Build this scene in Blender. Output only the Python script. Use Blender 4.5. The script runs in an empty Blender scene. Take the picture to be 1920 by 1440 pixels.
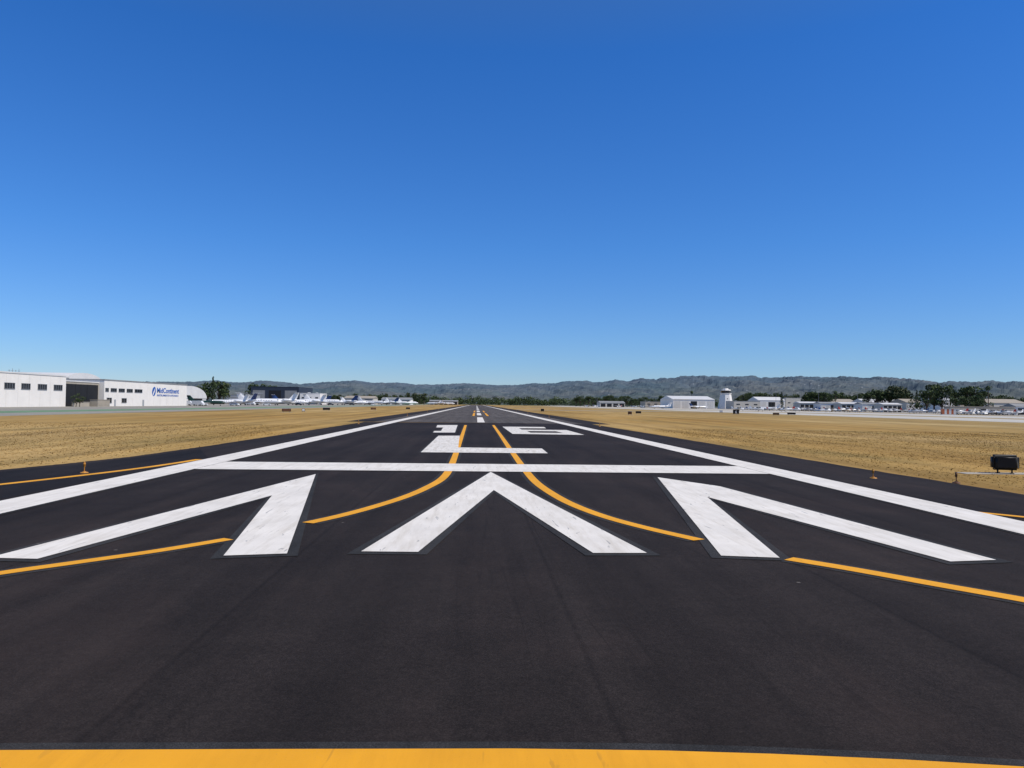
import bpy, bmesh, math, random
import numpy as np
from mathutils import Vector, Matrix, noise
random.seed(7); rng=np.random.default_rng(7)
scene=bpy.context.scene
COL=scene.collection
# ------------------------------------------------------------ camera calibration
F=1442.0; H=2.4; VP=(893.0,757.0); ROLL=0.0126
p1=Vector((VP[0]-960,-(VP[1]-720),-F)); p2=p1+Vector((1000,-1000*ROLL,0))
fw=p1.normalized(); up=p2.cross(p1).normalized(); rt=fw.cross(up).normalized()
R=Matrix((rt,fw,up))            # world <- camera
def ray(px,py): return R@Vector((px-960,-(py-720),-F))
def hor(px): return VP[1]+ROLL*(px-VP[0])
def G(px,py):                    # surveyed point on the painted pavement (about 3 cm above datum)
    w=ray(px,py); t=-(H-0.034)/w.z; return (w.x*t,w.y*t)
def S(px,py,Y):                  # surveyed point on the vertical plane y=Y
    w=ray(px,py); t=Y/w.y; return (w.x*t,Y,H+w.z*t)
def X_(px,Y): return S(px,hor(px),Y)[0]
def YX(px,X):
    w=ray(px,hor(px)); return X*w.y/w.x
cam=bpy.data.cameras.new("camera"); camo=bpy.data.objects.new("camera",cam); COL.objects.link(camo)
camo.matrix_world=Matrix.Translation((0,0,H))@R.to_4x4()
cam.sensor_width=36; cam.lens=F/1920*36; cam.clip_start=0.1; cam.clip_end=60000
scene.camera=camo
# ------------------------------------------------------------ world, sun
EL=math.radians(53); AZ=math.radians(112)
w=bpy.data.worlds.new("World"); scene.world=w; w.use_nodes=True
nt=w.node_tree; bg=nt.nodes["Background"]
sky=nt.nodes.new("ShaderNodeTexSky"); sky.sky_type='NISHITA'; sky.sun_disc=False
sky.sun_elevation=EL; sky.sun_rotation=AZ; sky.air_density=1.0; sky.dust_density=0.0; sky.ozone_density=1.5; sky.altitude=250
tc=nt.nodes.new("ShaderNodeTexCoord"); sp=nt.nodes.new("ShaderNodeSeparateXYZ"); nt.links.new(tc.outputs['Generated'],sp.inputs[0])
rp=nt.nodes.new("ShaderNodeValToRGB"); nt.links.new(sp.outputs[2],rp.inputs[0])
E=rp.color_ramp.elements; 
for i,(p,c) in enumerate([(0.0,(0.50,0.64,0.96)),(0.05,(0.42,0.64,1.03)),(0.2,(0.29,0.65,1.17)),(0.42,(0.20,0.64,1.27)),(0.8,(0.80,0.95,1.05))]):
    if i>1: E.new(0.5)
    E[i].position=p; E[i].color=tuple(min(1,v/1.3) for v in c)+(1,)
mx=nt.nodes.new("ShaderNodeMix"); mx.data_type='RGBA'; mx.blend_type='MULTIPLY'; mx.inputs[0].default_value=1
nt.links.new(sky.outputs[0],mx.inputs[6]); nt.links.new(rp.outputs[0],mx.inputs[7])
nt.links.new(mx.outputs[2],bg.inputs[0]); bg.inputs[1].default_value=0.145
sl=bpy.data.lights.new("sun","SUN"); sl.energy=4.2; sl.angle=math.radians(0.53); sl.color=(1,0.935,0.85)
so=bpy.data.objects.new("sun",sl); COL.objects.link(so)
sv=Vector((math.sin(AZ)*math.cos(EL),math.cos(AZ)*math.cos(EL),math.sin(EL)))
so.rotation_euler=sv.to_track_quat('Z','Y').to_euler(); so.location=(0,0,50)
scene.view_settings.view_transform='Standard'; scene.view_settings.look='None'; scene.view_settings.exposure=0
# ------------------------------------------------------------ materials
class NT:
    def __init__(s,name):
        s.m=bpy.data.materials.new(name); s.m.use_nodes=True; s.t=s.m.node_tree
        s.b=s.t.nodes["Principled BSDF"]; s.pos=s.n("ShaderNodeNewGeometry").outputs['Position']
    def n(s,t): return s.t.nodes.new(t)
    def l(s,a,b): s.t.links.new(a,b)
    def scale(s,v,vec=None):
        m=s.n("ShaderNodeMapping"); s.l(vec or s.pos,m.inputs[0]); m.inputs['Scale'].default_value=v; return m.outputs[0]
    def noise(s,sc,vec=None,det=4,rough=0.55,dist=0):
        x=s.n("ShaderNodeTexNoise"); x.inputs['Scale'].default_value=sc; x.inputs['Detail'].default_value=det
        x.inputs['Roughness'].default_value=rough; x.inputs['Distortion'].default_value=dist
        s.l(vec or s.pos,x.inputs['Vector']); return x.outputs['Fac']
    def ramp(s,f,stops):
        r=s.n("ShaderNodeValToRGB"); e=r.color_ramp.elements
        while len(e)<len(stops): e.new(0.5)
        for i,(p,c) in enumerate(stops):
            e[i].position=p; e[i].color=(*c,1) if not isinstance(c,(int,float)) else (c,c,c,1)
        s.l(f,r.inputs[0]); return r.outputs[0]
    def mix(s,f,a,b,mode='MIX'):
        m=s.n("ShaderNodeMix"); m.data_type='RGBA'; m.blend_type=mode
        for k,v in ((0,f),(6,a),(7,b)):
            if isinstance(v,(int,float)): m.inputs[k].default_value=v if k==0 else (v,v,v,1)
            elif isinstance(v,tuple): m.inputs[k].default_value=(*v,1)
            else: s.l(v,m.inputs[k])
        return m.outputs[2]
    def math(s,op,a,b=None,c=None):
        m=s.n("ShaderNodeMath"); m.operation=op
        for k,v in enumerate((a,b,c)):
            if v is None: continue
            if isinstance(v,(int,float)): m.inputs[k].default_value=v
            else: s.l(v,m.inputs[k])
        return m.outputs[0]
    def sep(s):
        x=s.n("ShaderNodeSeparateXYZ"); s.l(s.pos,x.inputs[0]); return x.outputs
    def bump(s,h,st,d):
        b=s.n("ShaderNodeBump"); b.inputs['Strength'].default_value=st; b.inputs['Distance'].default_value=d
        s.l(h,b.inputs['Height']); s.l(b.outputs[0],s.b.inputs['Normal'])
    def out(s,c,rough=0.8,spec=0.3,metal=0):
        if isinstance(c,tuple): s.b.inputs['Base Color'].default_value=(*c,1)
        else: s.l(c,s.b.inputs['Base Color'])
        s.b.inputs['Roughness'].default_value=rough; s.b.inputs['Specular IOR Level'].default_value=spec
        s.b.inputs['Metallic'].default_value=metal
        return s.m
def paint(name,c,rough=0.6,var=0.15,sc=0.6,spec=0.3,metal=0):
    k=NT(name); f=k.noise(sc,det=5); 
    lo=tuple(x*(1-var) for x in c); hi=tuple(min(1,x*(1+var*0.6)) for x in c)
    return k.out(k.ramp(f,[(0.3,lo),(0.7,hi)]),rough,spec,metal)
def asphalt(name,base,seams=True,strength=1.0):
    k=NT(name); x,y,z=k.sep()
    big=k.noise(0.09,det=4); streak=k.noise(1.0,k.scale((1.3,0.035,1)),det=4)
    mid=k.noise(1.1,det=6,rough=0.7); fine=k.noise(75,det=3,rough=0.8); fin2=k.noise(14,det=5,rough=0.75)
    a=tuple(v*0.80 for v in base); b=tuple(v*1.20 for v in base)
    c=k.ramp(big,[(0.35,a),(0.65,b)])
    c=k.mix(1.0,c,k.ramp(streak,[(0.3,0.76),(0.7,1.28)]),'MULTIPLY')
    c=k.mix(1.0,c,k.ramp(mid,[(0.3,0.86),(0.7,1.14)]),'MULTIPLY')
    c=k.mix(1.0,c,k.ramp(fin2,[(0.3,0.78),(0.72,1.24)]),'MULTIPLY')
    c=k.mix(1.0,c,k.ramp(fine,[(0.3,0.45),(0.5,0.95),(0.72,1.95)]),'MULTIPLY')
    # pale grit specks
    v=k.n("ShaderNodeTexVoronoi"); v.inputs['Scale'].default_value=9; k.l(k.pos,v.inputs['Vector'])
    c=k.mix(k.ramp(v.outputs['Distance'],[(0.03,0.5),(0.06,0.0)]),c,tuple(v2*2.6 for v2 in base))
    v=k.n("ShaderNodeTexVoronoi"); v.inputs['Scale'].default_value=0.6; k.l(k.pos,v.inputs['Vector'])
    c=k.mix(k.ramp(v.outputs['Distance'],[(0.012,0.7),(0.022,0.0)]),c,(0.18,0.16,0.14))
    # dusty pale drifts
    du=k.noise(0.35,k.scale((1,0.35,1)),det=6,rough=0.7,dist=0.6)
    c=k.mix(k.ramp(du,[(0.50,0.0),(0.72,0.42)]),c,tuple(v2*m_ for v2,m_ in zip(base,(2.1,1.85,1.75))))
    if seams:
        m=k.math('ABSOLUTE',k.math('SUBTRACT',k.math('MODULO',k.math('ADD',x,k.math('ADD',k.math('MULTIPLY',mid,0.06),99.85)),3.81),1.9))
        s=k.ramp(m,[(0.0,0.72),(0.05,1.0)])
        c=k.mix(1.0,c,s,'MULTIPLY')
        d=k.math('ABSOLUTE',k.math('SUBTRACT',k.math('ABSOLUTE',k.math('SUBTRACT',x,0.5)),1.6))
        t=k.math('MULTIPLY',k.ramp(d,[(0.1,0.5),(1.0,0.0)]),streak)
        c=k.mix(t,c,tuple(v2*0.55 for v2 in base))
        # faint straight-ish tyre streaks
        sc=k.noise(1.0,k.scale((2.4,0.05,1)),det=2,rough=0.4,dist=0.3)
        r2=k.math('ABSOLUTE',k.math('SUBTRACT',sc,0.5))
        c=k.mix(k.math('MULTIPLY',k.ramp(r2,[(0.0,0.55),(0.010,0.0)]),k.ramp(big,[(0.45,0.0),(0.55,1.0)])),c,tuple(v2*0.55 for v2 in base))
    k.bump(k.math('ADD',fine,k.math('MULTIPLY',fin2,0.8)),0.5*strength,0.006)
    return k.out(c,0.92,0.10)
M={}
M['asphalt']=asphalt("new_asphalt",(0.0238,0.0186,0.0165))
M['asphalt_old']=asphalt("old_asphalt",(0.084,0.074,0.067))
M['asphalt_shoulder']=asphalt("shoulder_asphalt",(0.026,0.021,0.019),False)
M['asphalt_taxi']=asphalt("taxi_asphalt",(0.0140,0.0120,0.0118),False)
M['halo']=asphalt("sealed_border",(0.033,0.032,0.0315),False)
def marking(name,c,dirt,amount=0.5):
    k=NT(name); st=k.noise(1.0,k.scale((5,0.5,1)),det=6,rough=0.7); fine=k.noise(60,det=4,rough=0.8)
    bgn=k.noise(0.8,det=4)
    cc=k.ramp(bgn,[(0.3,tuple(v*0.84 for v in c)),(0.7,c)])
    cc=k.mix(k.math('MULTIPLY',k.ramp(st,[(0.45,0.0),(0.70,1.0)]),amount),cc,(c[0]*0.66,c[1]*0.63,c[2]*0.58))
    cc=k.mix(k.ramp(fine,[(0.60,0.0),(0.76,0.6)]),cc,dirt)
    sc=k.noise(1.0,k.scale((9,1.1,1)),det=3,rough=0.6,dist=0.8)
    cc=k.mix(k.math('MULTIPLY',k.ramp(sc,[(0.65,0.0),(0.70,1.0)]),amount),cc,dirt)
    k.bump(fine,0.3,0.004)
    return k.out(cc,0.7,0.2)
M['white_mark']=marking("white_runway_paint",(0.80,0.745,0.66),(0.2,0.2,0.2),0.6)
M['white_worn']=marking("worn_white_runway_paint",(0.78,0.73,0.65),(0.10,0.10,0.10),0.95)
M['yellow_mark']=marking("yellow_taxi_paint",(0.84,0.375,0.018),(0.30,0.15,0.03),0.3)
k=NT("dry_grass_ground"); x,y,z=k.sep()
big=k.noise(0.03,k.scale((1,0.4,1)),det=5); mid=k.noise(0.4,k.scale((1,0.3,1)),det=6,rough=0.65); fine=k.noise(7,det=6,rough=0.8)
tr=k.noise(1.0,k.scale((0.4,0.010,1)),det=4)
c=k.ramp(big,[(0.3,(0.32,0.185,0.052)),(0.5,(0.38,0.240,0.080)),(0.7,(0.46,0.315,0.135))])
ol=k.noise(0.12,k.scale((1,0.3,1)),det=7,rough=0.7)
c=k.mix(k.ramp(ol,[(0.48,0.0),(0.66,0.6)]),c,(0.22,0.165,0.062))
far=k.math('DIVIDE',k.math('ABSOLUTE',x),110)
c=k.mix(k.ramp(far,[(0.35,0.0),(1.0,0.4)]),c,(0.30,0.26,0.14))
c=k.mix(1.0,c,k.ramp(mid,[(0.28,0.80),(0.5,1.0),(0.72,1.12)]),'MULTIPLY')
c=k.mix(1.0,c,k.ramp(tr,[(0.35,0.72),(0.6,1.12)]),'MULTIPLY')
c=k.mix(1.0,c,k.ramp(fine,[(0.3,0.84),(0.7,1.12)]),'MULTIPLY')
# mower and vehicle tracks
wv=k.math('ADD',x,k.math('MULTIPLY',k.noise(0.02,det=2),30)); tk=k.math('ABSOLUTE',k.math('SUBTRACT',k.math('MODULO',k.math('ADD',wv,900),11.0),2.0))
tkk=k.math('ABSOLUTE',k.math('SUBTRACT',tk,0.9))
c=k.mix(k.math('MULTIPLY',k.ramp(tkk,[(0.12,0.5),(0.3,0.0)]),k.ramp(mid,[(0.4,0.0),(0.6,1.0)])),c,(0.25,0.15,0.05))
dist=k.math('SQRT',k.math('ADD',k.math('MULTIPLY',x,x),k.math('MULTIPLY',y,y)))
c=k.mix(k.ramp(k.math('DIVIDE',dist,2600),[(0.5,0.0),(0.75,1.0)]),c,(0.07,0.085,0.05))
k.bump(fine,0.15,0.03); M['grass']=k.out(c,0.95,0.05)
def concrete(name,c,slab=6.0):
    k=NT(name); x,y,z=k.sep(); f=k.noise(0.12,det=5); g=k.noise(2,det=5,rough=0.7)
    cc=k.ramp(f,[(0.3,tuple(v*0.85 for v in c)),(0.7,tuple(v*1.1 for v in c))])
    cc=k.mix(1.0,cc,k.ramp(g,[(0.3,0.88),(0.7,1.08)]),'MULTIPLY')
    for a in (x,y):
        m=k.math('ABSOLUTE',k.math('SUBTRACT',k.math('MODULO',k.math('ADD',a,6000),slab),slab/2))
        cc=k.mix(1.0,cc,k.ramp(m,[(0.0,0.7),(0.04,1.0)]),'MULTIPLY')
    return k.out(cc,0.85,0.15)
M['concrete']=concrete("apron_concrete",(0.33,0.30,0.255))
M['concrete_light']=concrete("light_concrete",(0.50,0.47,0.41))
M['taxi_old']=concrete("weathered_taxiway",(0.29,0.27,0.225))
M['green_paint']=paint("green_infield_paint",(0.15,0.25,0.13),0.8,0.25,0.2)
M['white_wall']=paint("white_stucco",(0.80,0.755,0.68),0.8,0.06,0.3)
M['joint']=paint("pale_wall_joint",(0.64,0.61,0.55),0.8,0.07,0.3)
M['cream_wall']=paint("cream_stucco",(0.55,0.51,0.43),0.8,0.1,0.4)
M['beige_wall']=paint("beige_wall",(0.38,0.335,0.265),0.85,0.12,0.4)
M['grey_wall']=paint("grey_metal_siding",(0.33,0.34,0.34),0.6,0.12,0.4)
M['navy_wall']=paint("navy_metal_siding",(0.03,0.04,0.06),0.6,0.15,0.3)
M['dark']=paint("interior_shade_and_dark_parts",(0.016,0.017,0.019),0.8,0.2,0.5)  # near-black colour paints the shade in open bays and intakes; also colours propellers
M['roof_grey']=paint("grey_roof",(0.26,0.26,0.25),0.7,0.15,0.2)
M['roof_white']=paint("white_metal_roof",(0.66,0.64,0.60),0.5,0.08,0.2)
M['roof_tan']=paint("tan_roof",(0.36,0.31,0.24),0.8,0.12,0.2)
M['glass']=paint("dark_glass",(0.012,0.016,0.022),0.08,0.2,0.4,0.6)
M['frame']=paint("metal_frame",(0.22,0.23,0.24),0.4,0.1,2)
M['jet_white']=paint("white_aircraft_paint",(0.78,0.77,0.75),0.25,0.04,0.5,0.5)
M['jet_blue']=paint("blue_aircraft_paint",(0.02,0.05,0.16),0.25,0.1,0.5,0.5)
M['jet_green']=paint("dark_green_paint",(0.012,0.04,0.03),0.35,0.1,0.5,0.4)
M['jet_red']=paint("red_aircraft_paint",(0.35,0.03,0.02),0.3,0.1,0.5,0.5)
M['metal']=paint("bare_metal",(0.5,0.5,0.51),0.35,0.1,1,0.5,0.8)
M['rubber']=paint("black_rubber",(0.012,0.012,0.012),0.8,0.2,4)
M['black']=paint("black_powder_coat",(0.009,0.009,0.009),0.5,0.3,3,0.3)
M['orange']=paint("orange_paint",(0.50,0.22,0.03),0.5,0.2,8)
M['brown_face']=paint("faded_brown_sign_face",(0.13,0.055,0.025),0.6,0.2,2)
M['sign_white']=paint("sign_white",(0.75,0.75,0.72),0.5,0.05,3)
M['blue_letter']=paint("blue_lettering",(0.012,0.10,0.38),0.5,0.05,2)
M['red_or']=paint("red_orange_panel",(0.55,0.16,0.07),0.6,0.1,1)
M['car_white']=paint("white_car_paint",(0.72,0.72,0.70),0.3,0.03,1,0.5)
M['car_dark']=paint("dark_car_paint",(0.03,0.035,0.04),0.3,0.1,1,0.5)
M['car_silver']=paint("silver_car_paint",(0.4,0.41,0.42),0.3,0.05,1,0.5)
M['bark']=paint("bark",(0.09,0.065,0.045),0.9,0.3,3)
def leafmat(name,a,b):
    k=NT(name); f=k.noise(0.5,det=4,rough=0.7); return k.out(k.ramp(f,[(0.35,a),(0.65,b)]),0.75,0.2)
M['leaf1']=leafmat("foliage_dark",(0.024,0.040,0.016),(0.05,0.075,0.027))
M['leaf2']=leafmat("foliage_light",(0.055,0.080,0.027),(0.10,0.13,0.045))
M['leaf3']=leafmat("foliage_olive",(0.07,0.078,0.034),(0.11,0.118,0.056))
k=NT("hazy_chaparral"); x,y,z=k.sep()
f=k.noise(0.0012,det=7,rough=0.65); g=k.noise(0.008,k.scale((1,0.6,2)),det=9,rough=0.8)
c=k.ramp(f,[(0.35,(0.072,0.086,0.046)),(0.6,(0.15,0.130,0.076))])
c=k.mix(1.0,c,k.ramp(g,[(0.38,0.40),(0.6,1.25)]),'MULTIPLY')
v=k.n("ShaderNodeTexVoronoi"); v.inputs['Scale'].default_value=0.014; k.l(k.scale((1,0.6,3)),v.inputs['Vector'])
c=k.mix(k.math('MULTIPLY',k.ramp(v.outputs['Distance'],[(0.09,0.9),(0.17,0.0)]),k.ramp(f,[(0.46,0.0),(0.54,1.0)])),c,(0.40,0.37,0.33))
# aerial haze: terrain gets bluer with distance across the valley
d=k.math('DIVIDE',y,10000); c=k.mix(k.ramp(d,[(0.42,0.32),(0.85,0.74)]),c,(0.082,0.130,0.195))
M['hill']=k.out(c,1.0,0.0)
# ------------------------------------------------------------ mesh helpers
def mesh(name,vs,fs,mat=None):
    me=bpy.data.meshes.new(name); me.from_pydata([tuple(v) for v in vs],[],fs); me.update()
    if mat: 
        for m in (mat if isinstance(mat,(list,tuple)) else [mat]): me.materials.append(m)
    return me
def bmesh_to(name,bm,mat,smooth=False):
    me=bpy.data.meshes.new(name); bm.normal_update(); bm.to_mesh(me); bm.free()
    for m in (mat if isinstance(mat,(list,tuple)) else [mat]): me.materials.append(m)
    if smooth:
        for p in me.polygons: p.use_smooth=True
    return me
def box(bm,x0,x1,y0,y1,z0,z1,mi=0):
    v=[bm.verts.new(p) for p in ((x0,y0,z0),(x1,y0,z0),(x1,y1,z0),(x0,y1,z0),(x0,y0,z1),(x1,y0,z1),(x1,y1,z1),(x0,y1,z1))]
    for f in ((3,2,1,0),(4,5,6,7),(0,1,5,4),(1,2,6,5),(2,3,7,6),(3,0,4,7)):
        bm.faces.new([v[i] for i in f]).material_index=mi
def tube(bm,a,b,r0,r1,seg=8,caps=True,mi=0):
    a=Vector(a); b=Vector(b); d=(b-a).normalized(); q=d.to_track_quat('Z','Y')
    A=[];B=[]
    for i in range(seg):
        t=2*math.pi*i/seg; o=q@Vector((math.cos(t),math.sin(t),0))
        A.append(bm.verts.new(a+o*r0)); B.append(bm.verts.new(b+o*r1))
    for i in range(seg):
        j=(i+1)%seg; bm.faces.new((A[i],A[j],B[j],B[i])).material_index=mi
    if caps:
        bm.faces.new(A[::-1]).material_index=mi; bm.faces.new(B).material_index=mi
def lathe(bm,prof,seg=14,oy=0,mi=0):      # prof (x, r, zc) along x
    rings=[]
    for (x,r,zc) in prof:
        rings.append([bm.verts.new((x,oy+r*math.cos(2*math.pi*i/seg),zc+r*math.sin(2*math.pi*i/seg))) for i in range(seg)])
    for a,b in zip(rings,rings[1:]):
        for i in range(seg):
            j=(i+1)%seg; bm.faces.new((a[i],a[j],b[j],b[i])).material_index=mi
    bm.faces.new(rings[0][::-1]).material_index=mi; bm.faces.new(rings[-1]).material_index=mi
    bmesh.ops.recalc_face_normals(bm,faces=bm.faces)
def surf(bm,root,tip,th=0.12,vert=False):  # root/tip: (xLE, lateral, height, chord)
    rings=[]
    for (x,l,z,c) in (root,tip):
        pts=[(0,0),(-0.25*c,th*c/2),(-0.6*c,th*c/2.6),(-c,0),(-0.6*c,-th*c/2.6),(-0.25*c,-th*c/2)]
        rings.append([bm.verts.new((x+px,l+(q if vert else 0),z+(0 if vert else q))) for px,q in pts])
    a,b=rings
    for i in range(6):
        j=(i+1)%6; bm.faces.new((a[i],a[j],b[j],b[i]))
    bm.faces.new(a[::-1]); bm.faces.new(b)
    bmesh.ops.recalc_face_normals(bm,faces=bm.faces)
def obj(name,me,parent=None,loc=(0,0,0),**props):
    o=bpy.data.objects.new(name,me); COL.objects.link(o); o.location=loc
    if parent: o.parent=parent
    for a,b in props.items(): o[a]=b
    return o
def thing(name,label,category,loc=(0,0,0),rz=0,group=None,sc=1):
    o=bpy.data.objects.new(name,None); COL.objects.link(o); o.location=loc; o.rotation_euler=(0,0,rz); o.scale=(sc,)*3
    o.empty_display_size=0.5; o["label"]=label; o["category"]=category
    if group: o["group"]=group
    return o
def copy_thing(src,loc,rz=0,sc=1,label=None,scv=None):
    n=src.copy(); COL.objects.link(n); n.location=loc; n.rotation_euler=(0,0,rz); n.scale=scv or (sc,)*3
    if label: n["label"]=label
    def rec(s,d):
        for c in s.children:
            k=c.copy(); COL.objects.link(k); k.parent=d; rec(c,k)
    rec(src,n); return n
def sheet(name,pts,z,mat): return mesh(name,[(a,b,z) for a,b in pts],[list(range(len(pts)))],mat)
def ccw(p):
    a=sum(p[i][0]*p[(i+1)%len(p)][1]-p[(i+1)%len(p)][0]*p[i][1] for i in range(len(p)))
    return p if a>0 else p[::-1]
def offset(p,d):
    p=ccw(p); n=len(p); o=[]
    for i in range(n):
        a=Vector(p[i-1]);b=Vector(p[i]);c=Vector(p[(i+1)%n])
        e1=(b-a).normalized(); e2=(c-b).normalized()
        n1=Vector((e1.y,-e1.x)); n2=Vector((e2.y,-e2.x)); m=(n1+n2)
        if m.length<1e-4: m=n1
        m.normalize(); k=d/max(m.dot(n1),0.33); q=b+m*k; o.append((q.x,q.y))
    return o
def catmull(p,n=8):
    q=[p[0]]+list(p)+[p[-1]]; o=[]
    for i in range(1,len(q)-2):
        for s in range(n):
            t=s/n; r=[]
            for k in range(len(p[0])):
                a,b,c,d=(q[i-1][k],q[i][k],q[i+1][k],q[i+2][k])
                r.append(0.5*((2*b)+(-a+c)*t+(2*a-5*b+4*c-d)*t*t+(-a+3*b-3*c+d)*t**3))
            o.append(tuple(r))
    o.append(tuple(p[-1])); return o
def ribbon(pts,widths=None):  # pts [(x,y,w)]
    L=[];Rr=[]
    for i,(x,y,w_) in enumerate(pts):
        a=pts[max(0,i-1)]; b=pts[min(len(pts)-1,i+1)]
        d=Vector((b[0]-a[0],b[1]-a[1])).normalized(); nn=Vector((-d.y,d.x))*w_/2
        L.append((x+nn.x,y+nn.y)); Rr.append((x-nn.x,y-nn.y))
    return L,Rr
def ribbon_mesh(name,pts,z,mat):
    L,Rr=ribbon(pts); n=len(L); vs=[(a,b,z) for a,b in L]+[(a,b,z) for a,b in Rr]
    return mesh(name,vs,[(i,n+i,n+i+1,i+1) for i in range(n-1)],mat)
# ------------------------------------------------------------ ground and paving
def grid(name,x0,x1,y0,y1,nx,ny,z,mat):
    vs=[(x0+(x1-x0)*i/nx,y0+(y1-y0)*j/ny,z) for j in range(ny+1) for i in range(nx+1)]
    fs=[(j*(nx+1)+i,j*(nx+1)+i+1,(j+1)*(nx+1)+i+1,(j+1)*(nx+1)+i) for j in range(ny) for i in range(nx)]
    return mesh(name,vs,fs,mat)
obj("ground",grid("ground",-12000,12000,-3000,13000,60,40,0,M['grass']),kind="structure")
XC=0.45
def ragged(p,q,n=24,amp=0.12):
    return [(p[0]+(q[0]-p[0])*i/n+noise.noise((p[1]+i*0.9,q[0],1))*amp,p[1]+(q[1]-p[1])*i/n) for i in range(n)]
nl=[(-60,19),G(-300,905),G(0,880),G(130,868),G(250,855),G(400,834),(XC-14.3,60),(XC-14.0,96)]
nearL=[(-60,-20)]
for a,b in zip(nl,nl[1:]): nearL+=ragged(a,b)
nr=[(XC+14.0,96),(XC+14.6,60),(XC+14.85,30),(XC+15.3,17),(60,6.5)]
for a,b in zip(nr,nr[1:]): nearL+=ragged(a,b)
rw=obj("runway",sheet("runway",nearL+[(60,6.5),(60,-20)],0.02,M['asphalt']),kind="structure")
obj("runway_pavement",grid("old_runway",XC-13.0,XC+13.0,96.2,1350,1,40,0.02,M['asphalt_old']),kind="structure")
obj("runway_shoulder",grid("sh",XC-16.5,XC-13.05,96.2,1300,1,30,0.016,M['asphalt_shoulder']),kind="structure")
obj("runway_shoulder",grid("sh",XC+13.05,XC+16.5,96.2,1300,1,30,0.016,M['asphalt_shoulder']),kind="structure")
tx=[G(-250,925),G(-200,900),G(0,884),G(130,872),G(250,858),G(375,842),G(395,862),G(350,868),G(0,935),G(-200,968)]
obj("taxiway_fillet",sheet("taxiway",tx,0.024,M['asphalt_taxi']),kind="structure")
obj("apron",grid("apron_l",-122,-62,60,1250,2,40,0.02,M['taxi_old']),kind="structure")
obj("apron",grid("apron_l2",-330,-122.05,60,1400,3,40,0.018,M['concrete']),kind="structure")
obj("taxiway",grid("green_l",-85,-74,60,1200,1,30,0.03,M['green_paint']),kind="structure")
obj("taxiway",grid("tw_r",108,145,40,1300,1,30,0.02,M['concrete_light']),kind="structure")
obj("taxiway",grid("rw_r",160,220,40,2000,2,40,0.02,M['concrete_light']),kind="structure")
obj("apron",grid("apron_r",240,900,200,1900,8,40,0.02,M['concrete']),kind="structure")
def cross(yc,w,x0,x1,mat=M['taxi_old'],z=0.03): obj("taxiway",grid("cross",x0,x1,yc-w/2,yc+w/2,4,1,z,mat),kind="structure")
cross(330,18,XC+16.6,108); cross(520,18,-62,XC-16.6); cross(560,20,XC+16.6,160); cross(900,20,-62,XC-16.6); cross(920,20,XC+16.6,160)
# ------------------------------------------------------------ markings (children of the runway)
Z_H,Z_Y,Z_W=0.028,0.033,0.038
def poly_mark(name,px,mat,halo=0.15,z=Z_W,label=None,world=None):
    pts=world or [G(*p) for p in px]
    o=obj(name,sheet(name,ccw(pts),z,mat),rw)
    if halo: 
        h=obj("sealed_border",sheet("border",offset(pts,halo),Z_H,M['halo']),o)
    if label: o["label"]=label
    return o
poly_mark("arrowhead_marking",[(920,885),(1213,1037),(1112,1037),(926,919),(784,1035),(677,1034)],M['white_mark'],0.17)
poly_mark("arrowhead_marking",[(592,889),(538,1038),(419,1042),(510,929),(70,1048),(-22,1046)],M['white_mark'],0.17)
poly_mark("arrowhead_marking",[(1233,895),(1350,912),(1868,1050),(1782,1053),(1326,932),(1462,1046),(1352,1042)],M['white_mark'],0.17)
xl=(G(0,953)[0]+G(345,876)[0]+G(650,809)[0])/3; xr=(G(1460,886)[0]+G(1920,988)[0]+G(1180,822)[0])/3
def strip(name,xa,wd,y0,y1,mat,halo=0.1,z=Z_W):
    ys=[y0+(y1-y0)*(i/30)**2 for i in range(31)]
    o=obj(name,ribbon_mesh(name,[(xa,y,wd) for y in ys],z,mat),rw)
    if halo: obj("sealed_border",ribbon_mesh("border",[(xa,y,wd+2*halo) for y in ys],Z_H,M['halo']),o)
strip("runway_edge_line",xl,1.2,-15,1300,M['white_mark']); strip("runway_edge_line",xr,1.2,-15,1300,M['white_mark'])
yb0=(G(425,882)[1]+G(1400,891)[1]+G(900,879)[1])/3; yb1=(G(425,868)[1]+G(1400,877)[1]+G(900,865)[1])/3
b=poly_mark("threshold_bar",None,M['white_mark'],0.15,Z_W-0.0015,world=[(xl+.62,yb0),(xr-.62,yb0),(xr-.62,yb1),(xl+.62,yb1)])
poly_mark("letter_marking",[(822,817),(862,817),(859,839),(1016,841),(1027,850),(789,848)],M['white_worn'],0.12,label="white painted letter L with tyre scuffs")
poly_mark("number_marking",[(820,797),(858,797),(853,811),(812,811),(814,808),(827,808),(831,801.5),(818,801.5)],M['white_worn'],0.12,label="white painted runway number 1")
poly_mark("number_marking",[(942,800),(1020,800.6),(1024,803.2),(973,802.9),(978,805.6),(1062,806.3),(1096,815.5),(961,813.5)],M['white_worn'],0.12,label="white painted runway number 6")
poly_mark("number_opening",[(988,808.3),(1042,808.8),(1056,811.8),(995,811.3)],M['asphalt'],0,Z_W+0.006)
for i in range(14):
    y0=98+i*61
    o=obj("centerline_stripe",ribbon_mesh("cl",[(XC+.2,y0,0.95),(XC+.2,y0+36.6,0.95)],Z_W,M['white_mark']),rw)
def taxi(px,wd=0.28,halo=0.13):
    g=[(*G(p[0],p[1]),(p[2] if len(p)>2 else wd)) for p in px]; g=catmull(g,8)
    o=obj("taxiway_line",ribbon_mesh("taxi_line",g,Z_Y,M['yellow_mark']),rw)
    if halo: obj("sealed_border",ribbon_mesh("border",[(a,b,c+2*halo) for a,b,c in g],Z_H-0.002,M['halo']),o)
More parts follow.
